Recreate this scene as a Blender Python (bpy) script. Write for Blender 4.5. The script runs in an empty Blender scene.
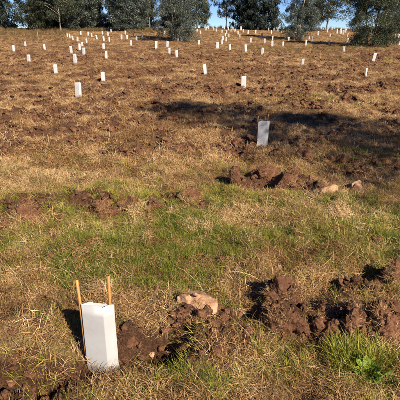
import bpy, bmesh, math, random
import numpy as np
from mathutils import Vector, Matrix

# ------------------------------------------------------------------ camera, sky, sun, exposure
sc = bpy.context.scene
COL = sc.collection
R = math.radians
CAM_H, PITCH, F = 1.6, R(21.8), 400.0          # metres, down tilt, focal length in photo pixels (400 px wide)
SUN_EL = R(35.0)
SHADOW = (-0.62, 0.785)                          # ground direction in which shadows fall

cam_d = bpy.data.cameras.new('camera')
cam_d.sensor_width = 36.0
cam_d.lens = 36.0
cam_d.clip_start = 0.05
cam_d.clip_end = 6000.0
cam = bpy.data.objects.new('camera', cam_d)
COL.objects.link(cam)
cam.location = (0, 0, CAM_H)
cam.rotation_euler = (math.pi / 2 - PITCH, 0, 0)
sc.camera = cam

world = bpy.data.worlds.new('World')
sc.world = world
world.use_nodes = True
wn = world.node_tree
wn.nodes.clear()
w_out = wn.nodes.new('ShaderNodeOutputWorld')
w_bg = wn.nodes.new('ShaderNodeBackground')
w_sky = wn.nodes.new('ShaderNodeTexSky')
w_sky.sky_type = 'NISHITA'
w_sky.sun_disc = False
w_sky.sun_elevation = SUN_EL
w_sky.sun_rotation = math.atan2(-SHADOW[0], -SHADOW[1])
w_sky.air_density = 1.0
w_sky.dust_density = 0.0
w_sky.ozone_density = 4.0
w_sky.altitude = 3500
w_bg.inputs['Strength'].default_value = 0.11
w_hs = wn.nodes.new('ShaderNodeHueSaturation')
w_hs.inputs['Hue'].default_value = 0.515
w_hs.inputs['Saturation'].default_value = 1.15
w_hs.inputs['Value'].default_value = 0.50
wn.links.new(w_sky.outputs[0], w_hs.inputs['Color'])
wn.links.new(w_hs.outputs[0], w_bg.inputs['Color'])
wn.links.new(w_bg.outputs[0], w_out.inputs['Surface'])

sun_d = bpy.data.lights.new('sun', 'SUN')
sun_d.energy = 5.0
sun_d.angle = R(0.55)
sun_d.color = (1.0, 0.87, 0.70)
sun = bpy.data.objects.new('sun', sun_d)
COL.objects.link(sun)
sdir = Vector((SHADOW[0] * math.cos(SUN_EL), SHADOW[1] * math.cos(SUN_EL), -math.sin(SUN_EL)))
sun.rotation_euler = sdir.to_track_quat('-Z', 'Y').to_euler()
sun.location = (10, -20, 15)

sc.view_settings.view_transform = 'Standard'
sc.view_settings.look = 'None'
sc.view_settings.gamma = 1.0
sc.view_settings.exposure = 1.18
sc.view_settings.use_curve_mapping = False

sc.cycles.max_bounces = 4
sc.cycles.diffuse_bounces = 2
sc.cycles.glossy_bounces = 1
sc.cycles.transmission_bounces = 2
sc.cycles.transparent_max_bounces = 2
sc.cycles.use_adaptive_sampling = True
sc.cycles.adaptive_threshold = 0.03

rng = np.random.default_rng(11)

# ------------------------------------------------------------------ helpers: noise
def _hash(ix, iy, seed):
    n = (ix.astype(np.int64) * 374761393 + iy.astype(np.int64) * 668265263 + seed * 1442695041) & 0xFFFFFFFF
    n = ((n ^ (n >> 13)) * 1274126177) & 0xFFFFFFFF
    n = n ^ (n >> 16)
    return (n & 0xFFFFFF) / float(0xFFFFFF)

def vnoise(x, y, seed=0):                        # value noise in -1..1
    x = np.asarray(x, float); y = np.asarray(y, float)
    ix = np.floor(x); iy = np.floor(y)
    fx = x - ix; fy = y - iy
    fx = fx * fx * fx * (fx * (fx * 6 - 15) + 10); fy = fy * fy * fy * (fy * (fy * 6 - 15) + 10)
    a = _hash(ix, iy, seed); b = _hash(ix + 1, iy, seed)
    c = _hash(ix, iy + 1, seed); d = _hash(ix + 1, iy + 1, seed)
    return ((a + (b - a) * fx) * (1 - fy) + (c + (d - c) * fx) * fy) * 2 - 1

def fbm(x, y, octv=4, seed=0, gain=0.5):
    s = 0.0; a = 1.0; t = 0.0
    for o in range(octv):
        ca, sa = math.cos(o * 0.7), math.sin(o * 0.7)
        s = s + a * vnoise((x * ca - y * sa) * 2 ** o + o * 17.3, (x * sa + y * ca) * 2 ** o - o * 9.1, seed + o)
        t += a; a *= gain
    return s / t

def sstep(a, b, x):
    t = np.clip((np.asarray(x, float) - a) / (b - a), 0, 1)
    return t * t * (3 - 2 * t)

# ------------------------------------------------------------------ helpers: picture to place
CP, SP = math.cos(PITCH), math.sin(PITCH)
PROFILE_D = np.array([-400, 0, 10, 16, 20, 25, 31, 37, 45, 53, 60, 68, 76, 90, 140, 300, 1600], float)
PROFILE_Z = np.array([0, 0, 0, .03, .12, .32, .60, .92, 1.42, 2.02, 2.58, 3.15, 3.45, 3.3, 1.0, -6, -40], float)

def base_z(d):
    e = 1.5
    return (np.interp(d - e, PROFILE_D, PROFILE_Z) + np.interp(d, PROFILE_D, PROFILE_Z) + np.interp(d + e, PROFILE_D, PROFILE_Z)) / 3

RIPS = [1.78, 3.95, 6.1, 8.2, 10.2, 12.4, 14.6, 16.9, 19.4, 22.0, 25, 28, 31, 34, 37, 40, 43, 46, 49, 52, 55, 58]

def flat_hit(px, py):                            # where a pixel's ray meets flat ground (near field)
    u = (px - 200) / F; v = (200 - py) / F
    dy = CP + v * SP; dz = -SP + v * CP
    t = CAM_H / -dz
    return u * t, dy * t

# near-field features read off the photograph: (pixel x, pixel y, radius along x, radius along y, height)
BUMPS = [(30, 374, .30, .11, -.15), (70, 366, .22, .07, -.08), (138, 352, .17, .10, -.16), (160, 342, .12, .10, -.12),
         (198, 312, .20, .12, .06), (215, 345, .18, .14, .05), (235, 318, .14, .08, -.05), (20, 340, .35, .18, .08),
         (300, 300, .10, .08, -.04), (372, 278, .16, .10, -.10), (330, 292, .20, .08, -.06), (350, 300, .3, .15, .05),
         (262, 188, .16, .10, -.10), (236, 178, .1, .12, .06), (284, 178, .35, .25, .10), (100, 205, .5, .25, .09),
         (25, 212, .35, .3, .09), (180, 200, .4, .2, .07), (345, 168, .25, .15, -.08), (385, 168, .5, .2, -.10),
         (310, 190, .25, .2, .05), (150, 140, 1.0, .5, .10), (60, 150, 1.2, .4, .12), (230, 140, .8, .4, .06),
         (330, 100, 1.5, .6, .15), (385, 330, .2, .12, .06), (95, 375, .12, .06, .02)]
BUMPS = [(*flat_hit(a, b), rx, ry, h) for a, b, rx, ry, h in BUMPS]
# bare soil read off the photograph
SOILS = [(35, 372, .30, .09), (135, 350, .2, .12), (205, 318, .16, .10), (286, 318, .17, .12), (330, 332, .18, .08),
         (350, 288, .18, .05), (390, 278, .10, .08), (355, 338, .12, .07), (388, 332, .12, .08), (195, 320, .12, .08),
         (262, 187, .4, .18), (236, 182, .12, .2), (290, 185, .4, .25), (100, 207, .5, .2), (25, 215, .3, .3),
         (185, 206, .4, .15), (345, 172, .35, .25), (390, 168, .6, .25), (328, 195, .3, .15)]
SOILS = [(*flat_hit(a, b), rx, ry) for a, b, rx, ry in SOILS]
# green growth read off the photograph: radius x, radius y, strength
GREENS = [(330, 240, 1.3, .5, 1.3), (230, 248, 1.0, .5, 1.15), (150, 270, .6, .3, .6), (90, 195, .8, .35, .8), (20, 225, .5, .4, .5),
          (60, 275, .6, .3, .45), (205, 175, .5, .4, .7), (260, 225, .8, .3, .6), (360, 370, .35, .12, 1.0), (235, 385, .3, .1, .6), (270, 345, .2, .08, .6),
          (330, 265, .7, .2, .5), (20, 330, .35, .15, .35), (110, 255, .5, .3, .5), (375, 155, .6, .6, .7), (330, 97, 2.2, 1.0, .5), (390, 60, 4, 2.5, .7),
          (330, 49, 9, 3, .7), (390, 40, 5, 4, .9), (275, 49, 4, 2, .35), (170, 30, 6, 5, .5), (20, 265, .5, .2, .4), (395, 225, .7, .6, 1.0), (245, 37, 14, 2.5, .35), (235, 200, .4, .3, .5),
          (120, 385, .3, .1, .3), (300, 372, .4, .1, .6), (362, 362, .2, .10, 1.5), (40, 395, .4, .08, .5)]

def rip_mask(x, y):
    t = y - 0.28 * x * np.exp(-np.abs(x) / 25) + 0.22 * fbm(x * .35, y * .2, 2, 91)
    m = np.zeros_like(t)
    for i, r in enumerate(RIPS):
        w = 0.20 + 0.012 * r
        m = np.maximum(m, np.exp(-((t - r) / w) ** 2))
    return m

def soil_mask(x, y):
    x = np.asarray(x, float); y = np.asarray(y, float)
    patch = sstep(-.15, .35, fbm(x * 1.1, y * 1.1, 3, 21))
    m = rip_mask(x, y) * patch * (0.55 + .35 * sstep(4.5, 7, y))
    far = sstep(4.4, 6.5, y) * sstep(-.08, .30, fbm(x * 1.7, y * 1.7, 4, 33) + .25 * fbm(x * .25, y * .4, 2, 34)) * .90
    m = np.maximum(m, far * (1 - .75 * sstep(34, 50, y)))
    for bx, by, rx, ry in SOILS:
        m = np.maximum(m, 1.35 * np.exp(-(((x - bx) / (rx * (1.2 if by < 3 else .85))) ** 2 + ((y - by) / (ry * (1.3 if by < 3 else .85))) ** 2) ** 1.5) * (1 if by < 3 else .8))
    m = m * (0.75 + .45 * fbm(x * 6, y * 6, 3, 5))
    return np.clip(m, 0, 1)

def ground_z(x, y, fine=True):
    x = np.asarray(x, float); y = np.asarray(y, float)
    z = base_z(y) + .25 * sstep(15, 50, y) * fbm(x * .06, y * .06, 2, 3) * 1.0
    z = z + .035 * fbm(x * .9, y * .9, 3, 7) * sstep(.5, 2, np.abs(y) + np.abs(x))
    for bx, by, rx, ry, h in BUMPS:
        z = z + h * np.exp(-(((x - bx) / rx) ** 2 + ((y - by) / ry) ** 2))
    if fine:
        near = 1 - sstep(55, 70, y)
        s = soil_mask(x, y)
        bil = 1 - np.abs(fbm(x * 3.2, y * 3.2, 3, 44))
        bil2 = 1 - np.abs(fbm(x * 9, y * 9, 3, 55))
        amp = .12 + .13 * sstep(5, 10, y)
        z = z + near * s * (amp * (bil - .72) * 1.6 + .075 * (bil2 - .7) + .02)
        z = z + near * (.075 * fbm(x * 2.1, y * 2.1, 2, 65) + .048 * fbm(x * 5.5, y * 5.5, 3, 66) + .008 * fbm(x * 22, y * 22, 2, 77)) + (1 - sstep(6, 9, y)) * s * (.026 * (1 - 2 * np.abs(fbm(x * 17, y * 17, 2, 78))) + .014 * fbm(x * 38, y * 38, 2, 79))
    return z

def project(x, y, z):
    dep = y * CP + (CAM_H - z) * SP
    return 200 + F * x / dep, 200 - F * ((z - CAM_H) * CP + y * SP) / dep

def hit(px, py):                                 # where a pixel's ray meets the ground
    u = (px - 200) / F; v = (200 - py) / F
    dy = CP + v * SP; dz = -SP + v * CP
    t = np.concatenate([np.linspace(1.2, 12, 800), np.linspace(12.02, 95, 2600)])
    x = u * t; y = dy * t; z = CAM_H + dz * t
    g = ground_z(x, y, False) + .0
    below = np.nonzero(z <= g)[0]
    i = below[0] if len(below) else int(np.argmin(z - g))
    X, Y = float(x[i]), float(y[i])
    return X, Y

def gz(x, y):
    return float(ground_z(np.array([x]), np.array([y]))[0])

def at_dist(px, d):
    x = 0.0
    for _ in range(4):
        z = gz(x, d)
        x = (px - 200) / F * (d * CP + (CAM_H - z) * SP)
    return x, d

GREENS = [(*hit(a, b), rx, ry, s) for a, b, rx, ry, s in GREENS]

def green_mask(x, y):
    x = np.asarray(x, float); y = np.asarray(y, float)
    m = np.zeros_like(x)
    for bx, by, rx, ry, s in GREENS:
        m = m + s * np.exp(-(((x - bx) / rx) ** 2 + ((y - by) / ry) ** 2))
    m = m + .24 * (1 - sstep(4.6, 6.5, y))
    m = m * (.25 + 1.25 * sstep(-.30, .35, fbm(x * 2.3, y * 2.3, 3, 101)))
    return np.clip(m, 0, 1) * (1 - .8 * soil_mask(x, y))

# ------------------------------------------------------------------ helpers: materials
def new_mat(name):
    m = bpy.data.materials.new(name)
    m.use_nodes = True
    nt = m.node_tree
    nt.nodes.clear()
    out = nt.nodes.new('ShaderNodeOutputMaterial')
    return m, nt, out

def N(nt, kind, **kw):
    n = nt.nodes.new(kind)
    for k, v in kw.items():
        if k in n.inputs:
            n.inputs[k].default_value = v
        else:
            setattr(n, k, v)
    return n

def ramp(nt, fac, stops):
    r = nt.nodes.new('ShaderNodeValToRGB')
    el = r.color_ramp.elements
    while len(el) < len(stops):
        el.new(0.5)
    for e, (p, c) in zip(el, stops):
        e.position = p
        e.color = (*c, 1)
    nt.links.new(fac, r.inputs[0])
    return r

def mixc(nt, fac, a, b, mode='MIX'):
    m = nt.nodes.new('ShaderNodeMix')
    m.data_type = 'RGBA'
    m.blend_type = mode
    for sock, val in ((m.inputs[0], fac), (m.inputs[6], a), (m.inputs[7], b)):
        if isinstance(val, bpy.types.NodeSocket):
            nt.links.new(val, sock)
        elif isinstance(val, (int, float)):
            sock.default_value = val
        else:
            sock.default_value = (*val, 1)
    return m.outputs[2]

def noise(nt, vec, scale, detail=4, rough=.55):
    n = nt.nodes.new('ShaderNodeTexNoise')
    n.inputs['Scale'].default_value = scale
    n.inputs['Detail'].default_value = detail
    n.inputs['Roughness'].default_value = rough
    if vec is not None:
        nt.links.new(vec, n.inputs['Vector'])
    return n.outputs['Fac']

SOIL_STOPS = [(.32, (.028, .012, .007)), (.47, (.075, .033, .018)), (.60, (.125, .061, .033)), (.80, (.25, .145, .088))]

def soil_material(name='soil', f1=16, f2=70, f3=46.0, dist=.014):
    m, nt, out = new_mat(name)
    tc = nt.nodes.new('ShaderNodeTexCoord')
    oi = nt.nodes.new('ShaderNodeObjectInfo')
    n1 = noise(nt, tc.outputs['Object'], f1, 8, .65)
    n2 = noise(nt, tc.outputs['Object'], f2, 5, .7)
    mx = N(nt, 'ShaderNodeMath', operation='MULTIPLY_ADD')
    nt.links.new(n2, mx.inputs[0]); mx.inputs[1].default_value = .45; 
    ad = N(nt, 'ShaderNodeMath', operation='MULTIPLY'); nt.links.new(n1, ad.inputs[0]); ad.inputs[1].default_value = .62
    nt.links.new(ad.outputs[0], mx.inputs[2])
    r = ramp(nt, mx.outputs[0], SOIL_STOPS)
    hs = nt.nodes.new('ShaderNodeHueSaturation')
    nt.links.new(r.outputs[0], hs.inputs['Color'])
    mr = N(nt, 'ShaderNodeMapRange'); nt.links.new(oi.outputs['Random'], mr.inputs[0])
    mr.inputs[3].default_value = .7; mr.inputs[4].default_value = 1.4
    nt.links.new(mr.outputs[0], hs.inputs['Value'])
    b = N(nt, 'ShaderNodeBsdfPrincipled', Roughness=.95)
    b.inputs['Specular IOR Level'].default_value = .15
    nt.links.new(hs.outputs[0], b.inputs['Base Color'])
    vo = N(nt, 'ShaderNodeTexVoronoi', Scale=f3); nt.links.new(tc.outputs['Object'], vo.inputs['Vector'])
    hh = N(nt, 'ShaderNodeMath', operation='SUBTRACT'); nt.links.new(mx.outputs[0], hh.inputs[0]); nt.links.new(vo.outputs['Distance'], hh.inputs[1])
    bp = N(nt, 'ShaderNodeBump', Strength=1.0, Distance=dist)
    nt.links.new(hh.outputs[0], bp.inputs['Height'])
    nt.links.new(bp.outputs[0], b.inputs['Normal'])
    nt.links.new(b.outputs[0], out.inputs['Surface'])
    return m

def pale_clod_material():
    m, nt, out = new_mat('pale_clay')
    tc = nt.nodes.new('ShaderNodeTexCoord')
    n1 = noise(nt, tc.outputs['Object'], 14, 8, .65)
    r = ramp(nt, n1, [(.30, (.07, .036, .020)), (.43, (.25, .14, .080)), (.56, (.40, .25, .155)), (.75, (.50, .34, .22))])
    b = N(nt, 'ShaderNodeBsdfPrincipled', Roughness=.95)
    b.inputs['Specular IOR Level'].default_value = .15
    nt.links.new(r.outputs[0], b.inputs['Base Color'])
    bp = N(nt, 'ShaderNodeBump', Strength=.8, Distance=.01)
    nt.links.new(noise(nt, tc.outputs['Object'], 40, 6, .7), bp.inputs['Height'])
    nt.links.new(bp.outputs[0], b.inputs['Normal'])
    nt.links.new(b.outputs[0], out.inputs['Surface'])
    return m

def ground_material():
    m, nt, out = new_mat('paddock_ground')
    geo = nt.nodes.new('ShaderNodeNewGeometry')
    P = geo.outputs['Position']
    soil = N(nt, 'ShaderNodeAttribute', attribute_name='soil').outputs['Fac']
    green = N(nt, 'ShaderNodeAttribute', attribute_name='green').outputs['Fac']
    # soil colour
    s_n = noise(nt, P, 6, 10, .68)
    g_n = noise(nt, P, 95, 6, .75)
    s_m = N(nt, 'ShaderNodeMath', operation='MULTIPLY_ADD'); nt.links.new(g_n, s_m.inputs[0]); s_m.inputs[1].default_value = .75
    s_h = N(nt, 'ShaderNodeMath', operation='MULTIPLY'); nt.links.new(s_n, s_h.inputs[0]); s_h.inputs[1].default_value = .35
    nt.links.new(s_h.outputs[0], s_m.inputs[2])
    s_c = ramp(nt, s_m.outputs[0], [(.40, (.040, .018, .010)), (.52, (.115, .054, .030)), (.62, (.20, .105, .06)), (.74, (.34, .20, .12))]).outputs[0]
    # thatch: stretched noises crossing one another
    def streak(rot, sc1):
        mp = N(nt, 'ShaderNodeMapping'); nt.links.new(P, mp.inputs[0])
        mp.inputs['Rotation'].default_value = (0, 0, rot); mp.inputs['Scale'].default_value = (sc1, sc1 * .4, sc1 * .6)
        return noise(nt, mp.outputs[0], 1.0, 5, .6)
    a = streak(.4, 90); b_ = streak(1.9, 110)
    mxx = N(nt, 'ShaderNodeMath', operation='MAXIMUM'); nt.links.new(a, mxx.inputs[0]); nt.links.new(b_, mxx.inputs[1])
    t_c = ramp(nt, mxx.outputs[0], [(.42, (.055, .030, .016)), (.55, (.17, .098, .050)), (.68, (.30, .19, .10)), (.8, (.42, .30, .17))]).outputs[0]
    big = noise(nt, P, .9, 6, .6)
    t_c = mixc(nt, ramp(nt, big, [(.35, (0, 0, 0)), (.65, (1, 1, 1))]).outputs[0], t_c, mixc(nt, .55, t_c, (.14, .075, .035)))
    g_c = ramp(nt, noise(nt, P, 60, 5, .6), [(.35, (.055, .05, .014)), (.55, (.14, .13, .032)), (.75, (.26, .22, .06))]).outputs[0]
    c = mixc(nt, green, t_c, g_c)
    brk = noise(nt, P, 14, 6, .7)
    sm = N(nt, 'ShaderNodeMath', operation='MULTIPLY_ADD'); nt.links.new(brk, sm.inputs[0]); sm.inputs[1].default_value = 1.2
    sb = N(nt, 'ShaderNodeMath', operation='SUBTRACT'); nt.links.new(soil, sb.inputs[0]); sb.inputs[1].default_value = .6
    nt.links.new(sb.outputs[0], sm.inputs[2])
    sf = ramp(nt, sm.outputs[0], [(.25, (0, 0, 0)), (.5, (1, 1, 1))]).outputs[0]
    c = mixc(nt, sf, c, s_c)
    b = N(nt, 'ShaderNodeBsdfPrincipled', Roughness=.95)
    b.inputs['Specular IOR Level'].default_value = .1
    nt.links.new(c, b.inputs['Base Color'])
    bp = N(nt, 'ShaderNodeBump', Strength=1.0, Distance=.03)
    grain = N(nt, 'ShaderNodeMath', operation='MULTIPLY_ADD'); nt.links.new(g_n, grain.inputs[0]); grain.inputs[1].default_value = 1.6; nt.links.new(s_n, grain.inputs[2])
    hmix = N(nt, 'ShaderNodeMix'); hmix.data_type = 'FLOAT'
    nt.links.new(sf, hmix.inputs[0]); nt.links.new(mxx.outputs[0], hmix.inputs[2]); nt.links.new(grain.outputs[0], hmix.inputs[3])
    nt.links.new(hmix.outputs[0], bp.inputs['Height'])
    nt.links.new(bp.outputs[0], b.inputs['Normal'])
    nt.links.new(b.outputs[0], out.inputs['Surface'])
    return m

def blade_material(name, stops, trans=.3):
    m, nt, out = new_mat(name)
    at = N(nt, 'ShaderNodeAttribute', attribute_name='bl').outputs['Fac']
    ins = N(nt, 'ShaderNodeAttribute', attribute_name='tint'); ins.attribute_type = 'INSTANCER'
    sm = N(nt, 'ShaderNodeMath', operation='MULTIPLY_ADD'); nt.links.new(at, sm.inputs[0]); sm.inputs[1].default_value = .55
    m2 = N(nt, 'ShaderNodeMath', operation='MULTIPLY'); nt.links.new(ins.outputs['Fac'], m2.inputs[0]); m2.inputs[1].default_value = .45
    nt.links.new(m2.outputs[0], sm.inputs[2])
    c = ramp(nt, sm.outputs[0], stops).outputs[0]
    b = N(nt, 'ShaderNodeBsdfPrincipled', Roughness=.55)
    b.inputs['Specular IOR Level'].default_value = .3
    nt.links.new(c, b.inputs['Base Color'])
    t = nt.nodes.new('ShaderNodeBsdfTranslucent'); nt.links.new(c, t.inputs['Color'])
    mx = N(nt, 'ShaderNodeMixShader'); mx.inputs[0].default_value = trans
    nt.links.new(b.outputs[0], mx.inputs[1]); nt.links.new(t.outputs[0], mx.inputs[2])
    nt.links.new(mx.outputs[0], out.inputs['Surface'])
    return m

def leaf_material(name, stops, rough=.42, spec=.5, trans=.15):
    m, nt, out = new_mat(name)
    at = N(nt, 'ShaderNodeAttribute', attribute_name='bl').outputs['Fac']
    c = ramp(nt, at, stops).outputs[0]
    b = N(nt, 'ShaderNodeBsdfPrincipled', Roughness=rough)
    b.inputs['Specular IOR Level'].default_value = spec
    nt.links.new(c, b.inputs['Base Color'])
    t = nt.nodes.new('ShaderNodeBsdfTranslucent'); nt.links.new(c, t.inputs['Color'])
    mx = N(nt, 'ShaderNodeMixShader'); mx.inputs[0].default_value = trans
    nt.links.new(b.outputs[0], mx.inputs[1]); nt.links.new(t.outputs[0], mx.inputs[2])
    nt.links.new(mx.outputs[0], out.inputs['Surface'])
    return m

def bark_material(name, stops):
    m, nt, out = new_mat(name)
    tc = nt.nodes.new('ShaderNodeTexCoord')
    mp = N(nt, 'ShaderNodeMapping'); nt.links.new(tc.outputs['Object'], mp.inputs[0]); mp.inputs['Scale'].default_value = (9, 9, 1.5)
    n1 = noise(nt, mp.outputs[0], 1.0, 6, .65)
    b = N(nt, 'ShaderNodeBsdfPrincipled', Roughness=.85)
    nt.links.new(ramp(nt, n1, stops).outputs[0], b.inputs['Base Color'])
    bp = N(nt, 'ShaderNodeBump', Strength=.6, Distance=.03); nt.links.new(n1, bp.inputs['Height'])
    nt.links.new(bp.outputs[0], b.inputs['Normal'])
    nt.links.new(b.outputs[0], out.inputs['Surface'])
    return m

def sleeve_material():
    m, nt, out = new_mat('white_sleeve')
    tc = nt.nodes.new('ShaderNodeTexCoord')
    n1 = noise(nt, tc.outputs['Object'], 5, 6, .6)
    n2 = noise(nt, tc.outputs['Object'], 30, 5, .7)
    c = ramp(nt, n1, [(.3, (.47, .47, .47)), (.6, (.53, .54, .55))]).outputs[0]
    # mud splashed up from the ground, thinning out with height
    sep = nt.nodes.new('ShaderNodeSeparateXYZ'); nt.links.new(tc.outputs['Object'], sep.inputs[0])
    mr = N(nt, 'ShaderNodeMapRange'); nt.links.new(sep.outputs['Z'], mr.inputs[0])
    mr.inputs[1].default_value = 0; mr.inputs[2].default_value = .15; mr.inputs[3].default_value = .26; mr.inputs[4].default_value = -.08
    ad = N(nt, 'ShaderNodeMath', operation='ADD'); nt.links.new(n2, ad.inputs[0]); nt.links.new(mr.outputs[0], ad.inputs[1])
    f = ramp(nt, ad.outputs[0], [(.62, (0, 0, 0)), (.80, (.75, .75, .75))]).outputs[0]
    c = mixc(nt, f, c, (.30, .20, .13))
    b = N(nt, 'ShaderNodeBsdfPrincipled', Roughness=.55)
    bp = N(nt, 'ShaderNodeBump', Strength=.22, Distance=.02); nt.links.new(n1, bp.inputs['Height']); nt.links.new(bp.outputs[0], b.inputs['Normal'])
    nt.links.new(c, b.inputs['Base Color'])
    t = nt.nodes.new('ShaderNodeBsdfTranslucent'); nt.links.new(c, t.inputs['Color'])
    mx = N(nt, 'ShaderNodeMixShader'); mx.inputs[0].default_value = .34
    nt.links.new(b.outputs[0], mx.inputs[1]); nt.links.new(t.outputs[0], mx.inputs[2])
    nt.links.new(mx.outputs[0], out.inputs['Surface'])
    return m

def cane_material():
    m, nt, out = new_mat('bamboo_cane')
    tc = nt.nodes.new('ShaderNodeTexCoord')
    mp = N(nt, 'ShaderNodeMapping'); nt.links.new(tc.outputs['Object'], mp.inputs[0]); mp.inputs['Scale'].default_value = (60, 60, 8)
    n1 = noise(nt, mp.outputs[0], 1.0, 4, .6)
    b = N(nt, 'ShaderNodeBsdfPrincipled', Roughness=.6)
    nt.links.new(ramp(nt, n1, [(.3, (.26, .11, .028)), (.65, (.50, .26, .075))]).outputs[0], b.inputs['Base Color'])
    nt.links.new(b.outputs[0], out.inputs['Surface'])
    return m

M_SOIL = soil_material()
M_CRUMB = soil_material('soil_crumb', 2.2, 7.0, 5.0, .003)
M_PALE = pale_clod_material()
M_GROUND = ground_material()
STRAW = [(.0, (.070, .033, .012)), (.26, (.205, .103, .034)), (.58, (.415, .255, .110)), (.95, (.70, .52, .285))]
M_STRAW = blade_material('dry_straw', STRAW, .25)
M_GREEN = blade_material('green_grass', [(.0, (.040, .066, .007)), (.3, (.115, .155, .012)), (.6, (.29, .29, .028)), (.95, (.58, .46, .11))], .35)
M_SCRUB = blade_material('bank_scrub', [(.0, (.04, .03, .014)), (.35, (.12, .08, .034)), (.65, (.24, .155, .062)), (.95, (.38, .27, .12))], .2)
M_SLEEVE = sleeve_material()
M_CANE = cane_material()
M_GUM = leaf_material('gum_leaf', [(.0, (.024, .032, .024)), (.45, (.060, .075, .058)), (.8, (.10, .12, .094)), (1, (.16, .18, .145))], .48, .4)
M_OLIVE = leaf_material('olive_gum_leaf', [(.0, (.020, .027, .013)), (.5, (.045, .055, .027)), (1, (.09, .10, .05))], .5, .3)
M_DARK = leaf_material('conifer_needle', [(.0, (.008, .014, .012)), (.6, (.022, .034, .026)), (1, (.05, .065, .05))], .55, .3, .1)
M_BARK = bark_material('pale_bark', [(.3, (.12, .09, .065)), (.55, (.26, .22, .17)), (.8, (.40, .36, .30))])
M_DBARK = bark_material('dark_bark', [(.3, (.03, .022, .016)), (.7, (.10, .075, .055))])
M_DOCK = leaf_material('dock_leaf', [(.0, (.08, .15, .018)), (.6, (.16, .26, .03)), (.88, (.28, .34, .05)), (1, (.5, .4, .06))], .6, .25, .35)

# ------------------------------------------------------------------ helpers: meshes and objects
def mesh_np(name, verts, faces_flat, sizes, mat, smooth=False):
    me = bpy.data.meshes.new(name)
    verts = np.asarray(verts, np.float32); faces_flat = np.asarray(faces_flat, np.int32); sizes = np.asarray(sizes, np.int32)
    me.vertices.add(len(verts)); me.vertices.foreach_set('co', verts.ravel())
    me.loops.add(len(faces_flat)); me.loops.foreach_set('vertex_index', faces_flat)
    me.polygons.add(len(sizes))
    me.polygons.foreach_set('loop_start', np.concatenate([[0], np.cumsum(sizes)[:-1]]).astype(np.int32))
    me.polygons.foreach_set('loop_total', sizes)
    if smooth:
        me.polygons.foreach_set('use_smooth', np.ones(len(sizes), bool))
    me.update(calc_edges=True)
    if mat: me.materials.append(mat)
    return me

def fattr(me, name, vals, kind='FLOAT'):
    a = me.attributes.new(name, kind, 'POINT')
    a.data.foreach_set('vector' if kind == 'FLOAT_VECTOR' else 'value', np.asarray(vals, np.int32 if kind == 'INT' else np.float32).ravel())

def link(name, me, parent=None, loc=None, **props):
    o = bpy.data.objects.new(name, me)
    COL.objects.link(o)
    if parent is not None: o.parent = parent
    if loc is not None: o.location = loc
    for k, v in props.items():
        o[k] = v
    return o

def tubes(paths, sides=7):
    """paths: list of (points Nx3, radii N) -> verts, flat faces, sizes"""
    V = []; Fc = []; S = []; off = 0
    for pts, rad in paths:
        pts = np.asarray(pts, float); n = len(pts)
        for i in range(n):
            d = pts[min(i + 1, n - 1)] - pts[max(i - 1, 0)]
            d /= np.linalg.norm(d) + 1e-9
            a = np.cross(d, (0.31, .9, .1)); a /= np.linalg.norm(a) + 1e-9
            b = np.cross(d, a)
            for k in range(sides):
                t = 2 * math.pi * k / sides
                V.append(pts[i] + rad[i] * (math.cos(t) * a + math.sin(t) * b))
        for i in range(n - 1):
            for k in range(sides):
                k2 = (k + 1) % sides
                Fc += [off + i * sides + k, off + i * sides + k2, off + (i + 1) * sides + k2, off + (i + 1) * sides + k]; S.append(4)
        Fc += [off + (n - 1) * sides + k for k in range(sides)]; S.append(sides)
        Fc += [off + k for k in reversed(range(sides))]; S.append(sides)
        off += n * sides
    return np.array(V), Fc, S

# ------------------------------------------------------------------ the ground: one sheet
def build_ground():
    ys = [0.55]
    while ys[-1] < 92: ys.append(ys[-1] + max(.011, .0088 * ys[-1]))
    ys = np.array([-400, -150, -60, -25, -10, -5, -3, -2, -1.2, -.6, -.1, .25] + ys + [100, 120, 160, 260, 500, 1600])
    us = np.linspace(-1, 1, 561)
    ext = np.array([1.05, 1.15, 1.35, 1.7, 2.3, 3.5, 6, 12, 30, 80])
    us = np.concatenate([-ext[::-1], us, ext])
    w = .78 * np.maximum(ys, .6) + 1.0
    X = us[None, :] * w[:, None]
    Y = np.repeat(ys[:, None], len(us), 1)
    x = X.ravel(); y = Y.ravel()
    z = ground_z(x, y)
    ny, nx = X.shape
    idx = np.arange(ny * nx).reshape(ny, nx)
    f = np.stack([idx[:-1, :-1], idx[:-1, 1:], idx[1:, 1:], idx[1:, :-1]], -1).reshape(-1, 4)
    me = mesh_np('ground', np.stack([x, y, z], 1), f.ravel(), np.full(len(f), 4), M_GROUND, True)
    fattr(me, 'soil', soil_mask(x, y))
    fattr(me, 'green', green_mask(x, y))
    o = link('ground', me)
    o['kind'] = 'structure'
    return o
build_ground()

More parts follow.
